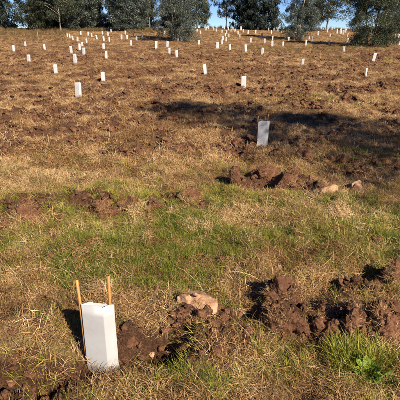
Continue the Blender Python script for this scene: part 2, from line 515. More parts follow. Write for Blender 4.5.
# ------------------------------------------------------------------ tree guards
# photo pixel of the foot (x, y) and the sleeve's height in pixels
GUARDS = [
 # near and middle distance, each told apart on its own
 (103, 371, 74, 'large white sleeve guard between two orange canes in the left foreground'),
 (262, 148, 26, 'white tree guard standing in the tree shadow, second nearest of all'),
 (78.5, 98, 15, 'white tree guard in the open left middle ground, third nearest of all'),
 (243.5, 88, 13, 'white tree guard standing just behind the broad tree shadow'),
 (103.5, 82, 10, 'white tree guard right of and behind the tall one in the left middle ground'),
 (205.5, 76, 10, 'white tree guard left of and behind the one past the tree shadow'),
 (366, 76, 9, 'lower of two white tree guards in front of the big dark tree'),
 (373, 63, 8.5, 'upper leaning white tree guard of the two in front of the big dark tree'),
 (302.5, 66, 6.5, 'lone short white tree guard in front of the shaded strip, right of centre'),
 (56, 74, 7, 'lone white tree guard low in the left field, nearest of its column'),
 (29, 62.5, 9, 'white tree guard at far left, largest of four near the grassy bank'),
 (14, 52, 6.5, 'slim white tree guard with a tall cane nearest the left picture edge'),
 (25.5, 47, 4, 'small white tree guard at the foot of the grassy bank at far left'),
 (45, 51, 6, 'white tree guard right of the small one under the grassy bank'),
 (75.3, 64, 9.5, 'big white tree guard at the front of the left cluster'),
 (71.5, 54, 7, 'white tree guard just behind and left of the left cluster front guard'),
 (84, 55.5, 7.5, 'white tree guard behind and right of the left cluster front guard'),
 (80, 51.5, 6.5, 'white tree guard in the middle of the left cluster, third row'),
 (106.5, 58.5, 8, 'tall white tree guard at the front of the column right of the left cluster'),
 (103.7, 49, 6, 'white tree guard second from the front in the column right of the left cluster'),
 (131, 46, 5.5, 'white tree guard alone in front of the shaded trunks left of centre'),
 (156.3, 49.5, 8, 'tall slim white tree guard in front of the silvery gum, left side'),
 (167.3, 48, 6, 'white tree guard in front of the silvery gum, behind the short one'),
 (169.5, 54.5, 5, 'short white tree guard in front of the silvery gum, left of the broad one'),
 (177, 58, 7, 'broad white tree guard nearest in front of the silvery gum'),
 (199, 45, 5, 'white tree guard alone right of the silvery gum'),
 (217.3, 49.5, 7, 'white tree guard left of the shaded strip at the centre'),
 (230, 50.5, 6.5, 'white tree guard touching the left end of the shaded strip at the centre'),
 (246, 52.5, 7.5, 'tall white tree guard standing before the shaded strip at the centre'),
 (262, 55, 7, 'broad white tree guard nearest before the shaded strip right of centre'),
 (272.3, 47, 5.5, 'slim white tree guard right behind the shaded strip, right of centre'),
 (283, 47, 5.5, 'white tree guard at the right end behind the shaded strip'),
 (306, 46, 6, 'greyish white tree guard at the left tip of the big dark tree shadow'),
 (311.5, 42, 5, 'white tree guard just behind the left tip of the big dark tree shadow'),
 (329, 45, 3.5, 'dim white tree guard wholly inside the shadow of the big dark tree'),
 (343.5, 52, 4.5, 'short white tree guard in front of the shadow of the big dark tree'),
 (347.5, 44, 5.5, 'slim white tree guard against the left edge of the big dark tree'),
 (399, 46, 5, 'white tree guard cut by the right picture edge beside the big dark tree'),
]
FAR = [  # clusters of far guards; within a cluster they are told apart by their order from the left
 ('far guards behind the left cluster', [(67.5, 37.5, 4), (70, 38, 4.5), (73, 40.5, 4.5), (77.7, 42, 5), (81, 35, 4), (82.5, 47, 5.5), (87, 43.5, 5), (88.3, 36, 4), (92, 37.3, 4), (97, 39.5, 4.5)]),
 ('far guards below the left sky gap', [(102.5, 35, 3.5), (104, 41.5, 5), (108.0, 36, 4), (109.5, 42.5, 5), (111, 32.5, 3)]),
 ('far guards before the dark bushy gum', [(121.5, 39.5, 5), (125.5, 35, 4), (127.3, 40, 4.5), (133.5, 37.5, 4), (136.5, 41, 4), (142.5, 39, 5), (149.5, 39, 4)]),
 ('far guards at the silvery gum foot', [(165, 35, 4), (178, 42, 3.5), (181.5, 42, 3.5)]),
 ('crest guards right of the silvery gum', [(193.5, 31, 3), (197, 32, 3), (200.5, 34, 3.5), (206, 31, 3.5), (208.8, 29.5, 3), (214, 30.5, 3), (216.3, 32, 3)]),
 ('far guards crowded in the centre column', [(222, 33.5, 3), (223, 40, 4), (222, 45, 5), (225.5, 36.8, 3.5), (226.7, 34, 3.5), (226, 42, 4.5), (229, 38, 3.5)]),
 ('far guards on the crest at centre', [(224.5, 29, 2.5), (228.5, 30, 3), (231, 32, 3), (233, 30, 2.5), (235, 32, 3), (236.5, 29, 2.5), (238, 35, 3.5), (240, 37.5, 3.5), (241, 30.5, 4), (243.3, 32.5, 3), (248, 34, 4)]),
 ('far guards before the dark conifers', [(250.5, 43, 5), (251.5, 30, 3), (254.5, 30, 3), (255.5, 34, 4), (258, 30.5, 3.5), (261.5, 38, 5.5), (262.6, 29, 2), (264.5, 44, 5), (268.5, 31, 3), (271.5, 34, 4), (272.3, 41, 5), (274, 31, 3)]),
 ('far guards under the gum right of conifers', [(278, 32, 3.5), (281.5, 34, 3), (288.5, 41, 4.5), (291, 31.5, 3), (295.5, 36, 3), (300, 32, 3), (303, 38, 3)]),
 ('far guards left of the big dark tree', [(309, 31, 3), (309, 40, 4), (315.5, 31, 3), (318, 36, 4.5), (323, 31, 3), (325.3, 31, 3), (327.3, 33, 4), (330, 37, 3.5), (332, 30, 2.5), (337, 34.5, 4.5), (340.5, 34.5, 6), (343, 35, 4.5), (345.3, 33, 4), (346.5, 30.5, 3), (347.5, 37, 4)]),
 ('far guards beside the big dark tree skirt', [(352.5, 31, 3), (353, 40, 4), (358, 34, 3), (363, 33, 3)]),
 ('far guards right of the big dark tree', [(381, 34, 3), (387, 34, 4), (392, 33, 3), (395, 38, 4.5), (398.5, 38.5, 4.5)]),
]
ORD = ['first', 'second', 'third', 'fourth', 'fifth', 'sixth', 'seventh', 'eighth', 'ninth', 'tenth', 'eleventh', 'twelfth', 'thirteenth', 'fourteenth', 'fifteenth', 'sixteenth']

def sleeve_mesh(name, h, w, seed, slit=1.0):
    """four-cornered folded sleeve, open at top, with slightly bowed walls and real wall thickness"""
    r = random.Random(seed)
    k = w / .19
    cor = [(-.094, .0), (.040, -.024), (.096, .012), (-.034, .032)]
    ring = []
    for q in range(4):
        (x0, y0), (x1, y1) = cor[q], cor[(q + 1) % 4]
        for t in (0, .03, .5, .97):
            ring.append((x0 + (x1 - x0) * t, y0 + (y1 - y0) * t))
    ring = [(x * (.985 if j % 4 == 0 else 1), y * (.985 if j % 4 == 0 else 1)) for j, (x, y) in enumerate(ring)]
    T = .004
    lev = [-.03, .05, .13, .22, .31, .39, h]
    V = []; Fc = []; S = []
    n = len(ring)
    for inner in (0, 1):
        for li, z in enumerate(lev):
            for j, (x, y) in enumerate(ring):
                bow = 1 + .012 * math.sin(z * 8 + seed) + (.05 * math.sin(z * 7 + j + seed) if j % 4 == 2 else 0)
                s = .972 if inner else 1
                top = 0
                if li == len(lev) - 1:
                    top = .005 * math.sin(j * .9 + seed) + (.003 if 9 <= j <= 14 else 0)
                    if 2 <= j <= 6: top += .010
                V.append((x * k * bow * s, y * k * bow * s, z * (h / .45 if li < len(lev) - 1 and z > 0 else 1) + top))
    L = len(lev)
    def id(i, l, j): return (i * L + l) * n + j % n
    for l in range(L - 1):
        for j in range(n):
            Fc += [id(0, l, j), id(0, l, j + 1), id(0, l + 1, j + 1), id(0, l + 1, j)]; S.append(4)
            Fc += [id(1, l, j + 1), id(1, l, j), id(1, l + 1, j), id(1, l + 1, j + 1)]; S.append(4)
    for j in range(n):
        Fc += [id(0, L - 1, j), id(0, L - 1, j + 1), id(1, L - 1, j + 1), id(1, L - 1, j)]; S.append(4)
        Fc += [id(0, 0, j + 1), id(0, 0, j), id(1, 0, j), id(1, 0, j + 1)]; S.append(4)
    return mesh_np(name, V, Fc, S, M_SLEEVE)

def cane_mesh(name, length, rad, lean, seed):
    r = random.Random(seed)
    pts = []; rr = []
    for i in range(7):
        t = i / 6
        pts.append((lean[0] * t + r.uniform(-.001, .001), lean[1] * t, -.06 + (length + .06) * t))
        rr.append(rad * (1.12 if i in (2, 4) else 1) * (1 - .15 * t))
    V, Fc, S = tubes([(pts, rr)], 8)
    return mesh_np(name, V, Fc, S, M_CANE, True)

SLEEVES = {}
for i in range(6):
    SLEEVES[i] = (sleeve_mesh('sleeve', .45, .19, i + 3), cane_mesh('cane', .54, .0052, (-.015, .005), i), cane_mesh('cane', .57, .0052, (.004, .004), i + 20))
hero = (sleeve_mesh('sleeve', .43, .172, 1), cane_mesh('cane', .565, .0088, (-.014, .004), 40), cane_mesh('cane', .60, .0085, (.010, .008), 41))
GPOS = []
def guard(px, py, hpx, label, group, i):
    x, y = hit(px, py)
    z = gz(x, y)
    dist = math.hypot(y, x)
    # real height from its size in the photo, kept within the range such sleeves have
    for _ in range(3):
        _, pb = project(x, y, z); _, pt = project(x, y, z + .45)
        hh = .45 * hpx / max(pb - pt, .1)
    hh = min(max(hh, .40), .56 if y < 26 else .64) if i else .45
    r = random.Random(i * 7 + 1)
    o = link('tree_guard', None, None, (x, y, z - (.0 if i else .0)), label=label, category='tree guard')
    o['group'] = group
    o.empty_display_size = .1
    me = hero if i == 0 else SLEEVES[r.randrange(6)]
    if i == 0:
        o.rotation_euler = (R(-1), R(.8), R(-3))
    else:
        o.rotation_euler = (R(r.uniform(-4, 4)), R(r.uniform(-5, 5)), R(r.uniform(-8, 48)))
        if i == 1: o.rotation_euler = (0, R(1.5), R(12))
        if px == 373: o.rotation_euler = (0, R(9), R(10))
    s = hh / .45
    sw = 1.0 if i < 3 else min(1.15 if y < 26 else 1.4, s * r.uniform(.9, 1.08))
    sl = link('sleeve', me[0], o)
    sl.scale = (sw, sw, s)
    c1 = link('cane', me[1], o); c1.location = (-.084 * sw, .0155 * sw, 0); c1.scale = (1, 1, s)
    c2 = link('cane', me[2], o); c2.location = (.056 * sw, .0045 * sw, 0); c2.scale = (1, 1, s * (1 if r.random() < .6 or i < 4 else .85))
    GPOS.append((x, y))
k = 0
for px, py, hp, lab in GUARDS:
    guard(px, py, hp, lab, 'white tree guards planted over the field', k); k += 1
for cname, pts in FAR:
    pts = sorted(pts)
    for j, (px, py, hp) in enumerate(pts):
        guard(px, py, hp, f'small white tree guard, {ORD[j]} from left of {cname}', 'white tree guards planted over the field', k); k += 1
GPOS = np.array(GPOS)

# ------------------------------------------------------------------ clods and sods of turned soil
def ico(sub):
    bm = bmesh.new(); bmesh.ops.create_icosphere(bm, subdivisions=sub, radius=1)
    V = np.array([v.co[:] for v in bm.verts]); Fq = np.array([[v.index for v in f.verts] for f in bm.faces])
    bm.free(); return V, Fq
ICO = {s: ico(s) for s in (2, 3, 4, 5)}

def n3(p, s, seed):
    return (vnoise(p[:, 0] * s + 3.1 * seed, p[:, 1] * s + p[:, 2] * s * .7, seed) + vnoise(p[:, 1] * s + 7.7, p[:, 2] * s + seed - p[:, 0] * s * .6, seed + 1) + vnoise(p[:, 2] * s, p[:, 0] * s + p[:, 1] * s * .8 + 2.2, seed + 2)) / 3

def clod_mesh(name, seed, sub, mat, rough=1.0, cuts=9):
    V, Fq = ICO[sub]
    r = np.random.default_rng(seed)
    P = V.copy()
    for _ in range(cuts):                        # broken faces
        d = r.normal(size=3); d /= np.linalg.norm(d)
        lim = r.uniform(.55, .9)
        h = P @ d
        P = P - np.outer(np.maximum(h - lim, 0) * .9, d)
    ra = 1 + rough * (.30 * n3(V, 1.6, seed) + .22 * (np.abs(n3(V, 3.7, seed + 5)) - .2) + .12 * n3(V, 8, seed + 9) + (.07 * n3(V, 19, seed + 13) if sub > 3 else 0))
    P = P * ra[:, None]
    P[:, 2] = np.where(P[:, 2] < -.35, -.35 + (P[:, 2] + .35) * .3, P[:, 2])
    me = mesh_np(name, P, Fq.ravel(), np.full(len(Fq), 3), mat, sub > 3)
    return me

def broken_sod(name, seed, mat, blocks, core):
    '''one sod of turned earth: an angular core with a few broken blocks grown into it, a single mesh'''
    r = np.random.default_rng(seed + 900)
    VV = []; FF = []; off = 0
    for k in range(blocks):
        V0, Fq = ICO[core if k == 0 else (4 if k < 3 else 3)]
        P = V0.copy()
        for _ in range(10 if k == 0 else 14):
            d = r.normal(size=3); d /= np.linalg.norm(d)
            P = P - np.outer(np.maximum(P @ d - r.uniform(.5, .8), 0) * .97, d)
        P = P * (1 + .14 * n3(P, 2.2, seed + k))[:, None]
        if k:
            q = r.uniform(.3, .6) if k < 3 else r.uniform(.10, .26)
            d = r.normal(size=3); d[2] = abs(d[2]) * r.choice([.8, .8, -.5]); d /= np.linalg.norm(d)
            c = d * (.92 - .5 * q)
            a = r.uniform(0, 6.28); P = P @ np.array([[math.cos(a), -math.sin(a), 0], [math.sin(a), math.cos(a), 0], [0, 0, 1]])
            P = P * (q * r.uniform(.75, 1.3, 3)) + c
        VV.append(P); FF.append(Fq + off); off += len(V0)
    P = np.concatenate(VV); Fq = np.concatenate(FF)
    P[:, 2] = np.where(P[:, 2] < -.4, -.4 + (P[:, 2] + .4) * .3, P[:, 2])
    return mesh_np(name, P, Fq.ravel(), np.full(len(Fq), 3), mat, True)

def crumble(co, seed, amp):
    '''granular relief in metres, from fist-sized breaks down to crumbs'''
    q = co * np.array([1, 1, 1.15])
    d = co + np.array([0, 0, .03]); d /= np.linalg.norm(d, axis=1)[:, None] + 1e-6
    h = .014 * n3(q, 11, seed) + .010 * (np.abs(n3(q, 30, seed + 4)) * 2.4 - .4) + .010 * n3(q, 62, seed + 8) + .008 * n3(q, 120, seed + 12)
    return co + d * (h * amp)[:, None]

# pixel of the centre of its foot, width, depth, height in metres, tilt, mesh seed, material, label
CLODS = [
 (198, 308, .22, .15, .17, (4, -6, 12), 1, M_PALE, 'pale pinkish clay clod perched on the bank right of the foreground guard', 'clod'),
 (213, 322, .12, .08, .06, (0, 10, 60), 2, M_SOIL, 'dark round soil clod tucked under the pale clay clod', 'clod'),
 (181, 323, .09, .07, .045, (0, 0, 20), 3, M_SOIL, 'small brown clod under the left end of the pale clay clod', 'clod'),
 (243, 316, .09, .07, .07, (0, 0, 50), 4, M_PALE, 'light brown clod midway between the pale clay clod and the red slab', 'clod'),
 (281, 311, .23, .11, .23, (-10, 6, -8), 5, M_SOIL, 'upright red-brown slab of turned soil, tallest clod in the foreground', 'sod'),
 (289, 335, .25, .16, .16, (5, 0, 8), 6, M_SOIL, 'wide crumbly red-brown sod at the foot of the upright slab', 'sod'),
 (312, 334, .11, .11, .13, (0, 14, 30), 7, M_SOIL, 'small red-brown clod wedged right of the wide crumbly sod', 'clod'),
 (330, 338, .15, .13, .15, (0, -10, -20), 8, M_SOIL, 'brown clod between the wide crumbly sod and the pointed sod', 'clod'),
 (357, 343, .14, .11, .19, (-6, 4, 10), 9, M_SOIL, 'pointed triangular brown sod above the green dock plant', 'sod'),
 (386, 345, .17, .14, .20, (-6, -5, 40), 10, M_SOIL, 'rounded straw-flecked sod right of the pointed one at the right edge', 'sod'),
 (392, 287, .15, .16, .20, (0, 8, 0), 11, M_SOIL, 'dark purplish clod at the right edge beside a black hollow', 'clod'),
 (374, 296, .13, .10, .07, (0, 0, 30), 12, M_SOIL, 'low brown clod in front of the black hollow at the right edge', 'clod'),
 (279, 274, .075, .06, .075, (0, 0, 0), 13, M_PALE, 'tiny pale clay lump alone in the grass above the red slab', 'clod'),
 (128, 390, .055, .05, .03, (0, 0, 0), 14, M_PALE, 'small pale clay lump at the bottom edge right of the foreground guard', 'clod'),
 (152, 362, .04, .05, .03, (0, 0, 0), 15, M_PALE, 'small light clod in the hollow right of the foreground guard', 'clod'),
 (358, 190, .21, .17, .13, (0, 0, 15), 16, M_PALE, 'pale crumbly clod in the middle ground below a brown one', 'clod'),
 (362, 177, .18, .12, .13, (0, 14, -10), 17, M_SOIL, 'brown angular clod behind the pale crumbly clod in the middle ground', 'clod'),
 (328, 200, .24, .18, .11, (0, 0, 20), 18, M_PALE, 'low pale clod left of the crumbly pair in the middle ground', 'clod'),
 (264, 184, .30, .22, .20, (0, 0, 30), 19, M_SOIL, 'dark overhanging sod with a black hollow in the centre middle ground', 'sod'),
 (286, 192, .36, .28, .20, (0, 4, 0), 20, M_SOIL, 'broad reddish sod right of the black hollow in the centre middle ground', 'sod'),
 (235, 190, .12, .16, .26, (-8, 0, 0), 21, M_SOIL, 'narrow dark standing sod left of the overhanging one', 'sod'),
 (278, 158, .24, .2, .16, (0, 0, 0), 22, M_SOIL, 'dark sod just in front of the shaded guard, to its right', 'sod'),
 (295, 170, .2, .2, .12, (0, 0, 80), 23, M_SOIL, 'low dark clod behind the broad reddish sod', 'clod'),
 (27, 222, .19, .16, .15, (0, -6, 0), 24, M_SOIL, 'dark brown sod mound at the left edge of the middle ground', 'sod'),
 (100, 212, .30, .22, .17, (0, 0, 20), 25, M_SOIL, 'brown sod under grass in the left middle ground', 'sod'),
 (128, 210, .22, .18, .14, (0, 0, 50), 26, M_SOIL, 'smaller brown sod right of the grassy sod in the left middle ground', 'sod'),
 (190, 206, .22, .18, .15, (0, 0, 70), 27, M_SOIL, 'brown clod with dark underside left of the narrow standing sod', 'clod'),
 (155, 212, .18, .15, .12, (0, 0, 10), 28, M_SOIL, 'brown clod between the left sods and the one with a dark underside', 'clod'),
 (386, 168, .40, .22, .12, (0, 0, 15), 29, M_SOIL, 'long dark clod lying in the furrow at the right edge middle ground', 'clod'),
 (341, 166, .24, .18, .16, (0, 0, 60), 30, M_SOIL, 'dark clod at the left end of the right furrow', 'clod'),
]
# ------------------------------------------------------------------ instanced ground cover
def tuft_mesh(name, seed, n, lmin, lmax, e_mean, e_sd, foot, width, droop, mat, zlift=.0, segs=3):
    r = np.random.default_rng(seed)
    ang = r.uniform(0, 2 * math.pi, n); rad = foot * np.sqrt(r.uniform(0, 1, n))
    az = ang + r.normal(0, .9, n) if e_mean > 40 else r.uniform(0, 2 * math.pi, n)
    L = r.uniform(lmin, lmax, n); el = np.radians(np.clip(r.normal(e_mean, e_sd, n), -8, 88))
    wd = width * r.uniform(.6, 1.25, n); dr = np.radians(r.uniform(.2, 1.0, n) * droop)
    p = np.stack([rad * np.cos(ang), rad * np.sin(ang), zlift * r.uniform(0, 1, n) - .004], 1)
    side = np.stack([-np.sin(az), np.cos(az), r.normal(0, .35, n)], 1)
    side /= np.linalg.norm(side, axis=1)[:, None]
    bend = r.normal(0, .22, n)
    V = []; cols = r.uniform(0, 1, n)
    for s in range(segs + 1):
        t = s / segs
        ww = wd * (1 - t ** 1.6) * .5
        if s < segs:
            V.append(p + side * ww[:, None]); V.append(p - side * ww[:, None])
        else:
            V.append(p.copy())
        a = az + bend * s
        p = p + (L / segs)[:, None] * np.stack([np.cos(a) * np.cos(el), np.sin(a) * np.cos(el), np.sin(el)], 1)
        el = el - dr
    V = np.stack(V, 1)                            # n, 2*segs+1, 3
    kv = V.shape[1]
    Fc = []; S = []
    b = (np.arange(n) * kv)
    quads = np.concatenate([np.stack([b + 2 * s, b + 2 * s + 1, b + 2 * s + 3, b + 2 * s + 2], 1) for s in range(segs - 1)])
    tri = np.stack([b + 2 * segs - 2, b + 2 * segs - 1, b + 2 * segs], 1)
    me = mesh_np(name, V.reshape(-1, 3), np.concatenate([quads.ravel(), tri.ravel()]), np.concatenate([np.full(len(quads), 4), np.full(len(tri), 3)]), mat)
    fattr(me, 'bl', np.repeat(cols, kv))
    return me

def source(me, name):
    return bpy.data.objects.new(name, me)        # kept out of the scene: only a shape to be repeated

def scatter(name, pts, rots, scl, idx, tint, sources, label, category):
    me = bpy.data.meshes.new(name)
    me.vertices.add(len(pts)); me.vertices.foreach_set('co', np.asarray(pts, np.float32).ravel())
    fattr(me, 'rot', rots, 'FLOAT_VECTOR'); fattr(me, 'scl', scl, 'FLOAT_VECTOR'); fattr(me, 'idx', idx, 'INT'); fattr(me, 'tint', tint)
    me.update()
    for s in sources:
        for m in s.data.materials:
            if m.name not in [q.name for q in me.materials]: me.materials.append(m)
    o = link(name, me)
    o['kind'] = 'stuff'; o['label'] = label; o['category'] = category
    ng = bpy.data.node_groups.new(name, 'GeometryNodeTree')
    ng.interface.new_socket('Geometry', in_out='INPUT', socket_type='NodeSocketGeometry')
    ng.interface.new_socket('Geometry', in_out='OUTPUT', socket_type='NodeSocketGeometry')
    gi = ng.nodes.new('NodeGroupInput'); go = ng.nodes.new('NodeGroupOutput')
    ip = ng.nodes.new('GeometryNodeInstanceOnPoints')
    jn = ng.nodes.new('GeometryNodeJoinGeometry')
    for s in reversed(sources):
        oi = ng.nodes.new('GeometryNodeObjectInfo'); oi.inputs['Object'].default_value = s
        oi.inputs['As Instance'].default_value = True
        ng.links.new(oi.outputs['Geometry'], jn.inputs[0])
    def na(nm, kind):
        a = ng.nodes.new('GeometryNodeInputNamedAttribute'); a.data_type = kind; a.inputs['Name'].default_value = nm
        return a.outputs['Attribute']
    ng.links.new(gi.outputs[0], ip.inputs['Points'])
    ng.links.new(jn.outputs[0], ip.inputs['Instance'])
    ip.inputs['Pick Instance'].default_value = True
    ng.links.new(na('idx', 'INT'), ip.inputs['Instance Index'])
    ng.links.new(na('rot', 'FLOAT_VECTOR'), ip.inputs['Rotation'])
    ng.links.new(na('scl', 'FLOAT_VECTOR'), ip.inputs['Scale'])
    ng.links.new(ip.outputs[0], go.inputs[0])
    mod = o.modifiers.new('scatter', 'NODES'); mod.node_group = ng
    return o

def rot_matrices(r):
    cx, sx, cy, sy, cz, sz = np.cos(r[:, 0]), np.sin(r[:, 0]), np.cos(r[:, 1]), np.sin(r[:, 1]), np.cos(r[:, 2]), np.sin(r[:, 2])
    m = np.empty((len(r), 3, 3))
    m[:, 0, 0] = cy * cz; m[:, 0, 1] = sx * sy * cz - cx * sz; m[:, 0, 2] = cx * sy * cz + sx * sz
    m[:, 1, 0] = cy * sz; m[:, 1, 1] = sx * sy * sz + cx * cz; m[:, 1, 2] = cx * sy * sz - sx * cz
    m[:, 2, 0] = -sy; m[:, 2, 1] = sx * cy; m[:, 2, 2] = cx * cy
    return m

def merged(name, pts, rots, scl, idx, tint, sources):
    pts = np.asarray(pts, float)
    M = rot_matrices(np.asarray(rots, float))
    VV = []; FF = []; SS = []; BB = []; off = 0
    for i, src in enumerate(sources):
        me = src.data
        sel = np.nonzero(idx == i)[0]
        if not len(sel): continue
        nv = len(me.vertices)
        co = np.empty(nv * 3, np.float32); me.vertices.foreach_get('co', co); co = co.reshape(-1, 3)
        bl = np.empty(nv, np.float32); me.attributes['bl'].data.foreach_get('value', bl)
        lv = np.empty(len(me.loops), np.int32); me.loops.foreach_get('vertex_index', lv)
        sz = np.empty(len(me.polygons), np.int32); me.polygons.foreach_get('loop_total', sz)
        v = np.einsum('nij,nmj->nmi', M[sel], co[None] * scl[sel][:, None, :]) + pts[sel][:, None, :]
        VV.append(v.reshape(-1, 3)); BB.append((bl[None] + (tint[sel] * .45 / .55)[:, None]).ravel())
        FF.append((lv[None] + (off + np.arange(len(sel)) * nv)[:, None]).ravel()); SS.append(np.tile(sz, len(sel)))
        off += nv * len(sel)
    me = mesh_np(name, np.concatenate(VV), np.concatenate(FF), np.concatenate(SS), sources[0].data.materials[0])
    fattr(me, 'bl', np.concatenate(BB))
    return me

def field_points(density, y0, y1, margin=.6):
    """points over the part of the field the camera can see, density(y) per square metre"""
    out = []
    y = y0
    while y < y1:
        dy = max(.15, y * .06)
        half = .56 * y + margin + .3
        n = rng.poisson(density(y) * dy * 2 * half)
        out.append(np.stack([rng.uniform(-half, half, n), rng.uniform(y, min(y + dy, y1), n)], 1))
        y += dy
    return np.concatenate(out)

def keep_clear(p, r=.055):                        # not inside a guard
    ok = np.ones(len(p), bool)
    for gx, gy in GPOS[:10]:
        ok &= ((p[:, 0] - gx) / .11) ** 2 + ((p[:, 1] - gy) / r) ** 2 > 1
    return off_docks(p[ok])

DOCKS = [hit(366, 379), hit(386, 386)]
def off_docks(p):
    ok = np.ones(len(p), bool)
    for gx, gy in DOCKS:
        ok &= ((p[:, 0] - gx) / .045) ** 2 + ((p[:, 1] - gy + .02) / .05) ** 2 > 1
    return p[ok]

def slopes(p):
    e = .04
    gx = (ground_z(p[:, 0] + e, p[:, 1]) - ground_z(p[:, 0] - e, p[:, 1])) / (2 * e)
    gy = (ground_z(p[:, 0], p[:, 1] + e) - ground_z(p[:, 0], p[:, 1] - e)) / (2 * e)
    return np.clip(gx, -.8, .8), np.clip(gy, -.8, .8)

def lay(name, p, sources, smin, smax, tint, label, category, zmul=1.0, dist_scale=True, solid=False):
    gx, gy = slopes(p)
    z = ground_z(p[:, 0], p[:, 1])
    n = len(p)
    # tilt with the slope, then a random turn about the up axis (euler XYZ: turn applied to the local shape by Z last)
    rots = np.stack([np.arctan(gy) * .8 + rng.normal(0, .08, n), -np.arctan(gx) * .8 + rng.normal(0, .08, n), rng.uniform(0, 2 * math.pi, n)], 1)
    # convert: rotate about z first, then tilt
    out = np.empty_like(rots)
    cz, sz = np.cos(rots[:, 2]), np.sin(rots[:, 2])
    out[:, 0] = rots[:, 0] * cz + rots[:, 1] * sz
    out[:, 1] = -rots[:, 0] * sz + rots[:, 1] * cz
    out[:, 2] = rots[:, 2]
    s = rng.uniform(smin, smax, n)
    if dist_scale:
        s = s * (1 + .02 * np.clip(p[:, 1] - 6, 0, 25))
    scl = np.stack([s, s, s * zmul], 1)
    P = np.stack([p[:, 0], p[:, 1], z], 1); ix = rng.integers(0, len(sources), n)
    if solid:
        o = link(name, merged(name, P, out, scl, ix, tint, sources))
        o['kind'] = 'stuff'; o['label'] = label; o['category'] = category
        return o
    return scatter(name, P, out, scl, ix, tint, sources, label, category)

def shapes(tag, count, seed, *args, **kw):
    return [source(tuft_mesh(tag, seed + i, *args, **kw), tag) for i in range(count)]
# near shapes have fine blades; far ones fewer, broader blades (a far blade stands for a pinch of them)
WISP = shapes('wisp_shape', 5, 700, 5, .03, .11, 55, 30, .012, .0024, 30, M_STRAW, 0, 2)
THATCH = shapes('dry_thatch_shape', 8, 200, 42, .025, .088, 15, 20, .075, .0026, 16, M_STRAW, .035, 2)
CLUMP = shapes('dry_clump_shape', 6, 300, 36, .035, .11, 50, 18, .035, .0028, 30, M_STRAW, 0, 2)
GREEN = shapes('green_tuft_shape', 8, 400, 34, .03, .10, 56, 18, .05, .0029, 26, M_GREEN, 0, 2)
STALK = shapes('stalk_shape', 6, 750, 3, .20, .42, 14, 14, .05, .0026, 14, M_STRAW, .03, 3)
THATCH_F = shapes('far_thatch_shape', 6, 220, 40, .035, .11, 14, 20, .10, .0045, 14, M_STRAW, .03, 2)
CLUMP_F = shapes('far_clump_shape', 5, 320, 26, .05, .125, 48, 20, .05, .0045, 30, M_STRAW, 0, 2)
GREEN_F = shapes('far_green_shape', 6, 420, 28, .04, .11, 56, 18, .07, .0048, 26, M_GREEN, 0, 2)
NEAR = 5.2

def cover(p, y0, y1):
    return p[(p[:, 1] >= y0) & (p[:, 1] < y1)]

# thatch of dead grass over everything that is not bare soil
p = keep_clear(field_points(lambda y: 660 if y < 3.0 else (450 if y < NEAR else (280 if y < 8 else (165 if y < 13 else (80 if y < 25 else 34)))), 1.05, 62))
s = soil_mask(p[:, 0], p[:, 1])
s = np.maximum(s, .9 * np.maximum(soil_mask(p[:, 0] + .05, p[:, 1]), soil_mask(p[:, 0] - .05, p[:, 1])))
thin = sstep(-.40, .15, fbm(p[:, 0] * 4.2, p[:, 1] * 4.2, 3, 135))
keep = (rng.uniform(0, 1, len(p)) > np.clip(s * 1.5, 0, np.where(p[:, 1] < NEAR, .975, .76))) & (rng.uniform(0, 1, len(p)) < (.30 + .70 * thin) * (1 - .6 * green_mask(p[:, 0], p[:, 1])))
p = p[keep]
def straw_tint(p):
    return np.clip(.5 + .06 * sstep(5, 8, p[:, 1]) + .7 * fbm(p[:, 0] * 1.1, p[:, 1] * 1.1, 3, 140) + .65 * fbm(p[:, 0] * 4.5, p[:, 1] * 4.5, 2, 150) + rng.normal(0, .14, len(p)), 0, 1)
q = cover(p, 0, NEAR); lay('dry_thatch', q, THATCH, .6, 1.3, straw_tint(q), 'flattened dead straw matted over the foreground', 'dead grass', solid=True)
q = cover(p, NEAR, 99); lay('field_thatch', q, THATCH_F, .7, 1.3, straw_tint(q), 'flattened dead straw lying over the field beyond the foreground', 'dead grass')
q = keep_clear(field_points(lambda y: 22 if y < 7 else 0, 1.05, 7)); q = q[soil_mask(q[:, 0], q[:, 1]) < rng.uniform(.15, 1, len(q))]
lay('loose_stalks', q, STALK, .6, 1.1, np.clip(rng.normal(.8, .2, len(q)), 0, 1), 'long pale loose straws lying on the foreground grass', 'straw', solid=True)

# upright dry clumps
p = keep_clear(field_points(lambda y: 120 if y < NEAR else (60 if y < 12 else (18 if y < 25 else 6)), 1.05, 62), .09)
s = soil_mask(p[:, 0], p[:, 1]); cl = fbm(p[:, 0] * 1.6, p[:, 1] * 1.6, 3, 160)
p = p[(rng.uniform(0, 1, len(p)) > s * 1.25) & (cl + rng.normal(0, .2, len(p)) > -.02)]
q = cover(p, 0, NEAR); lay('dry_grass_clumps', q, CLUMP, .45, 1.05, straw_tint(q), 'upright dry straw clumps dotted about the foreground', 'dead grass', solid=True)
q = cover(p, NEAR, 99); lay('field_clumps', q, CLUMP_F, .5, 1.0, straw_tint(q), 'upright dry straw clumps dotted over the field beyond', 'dead grass')

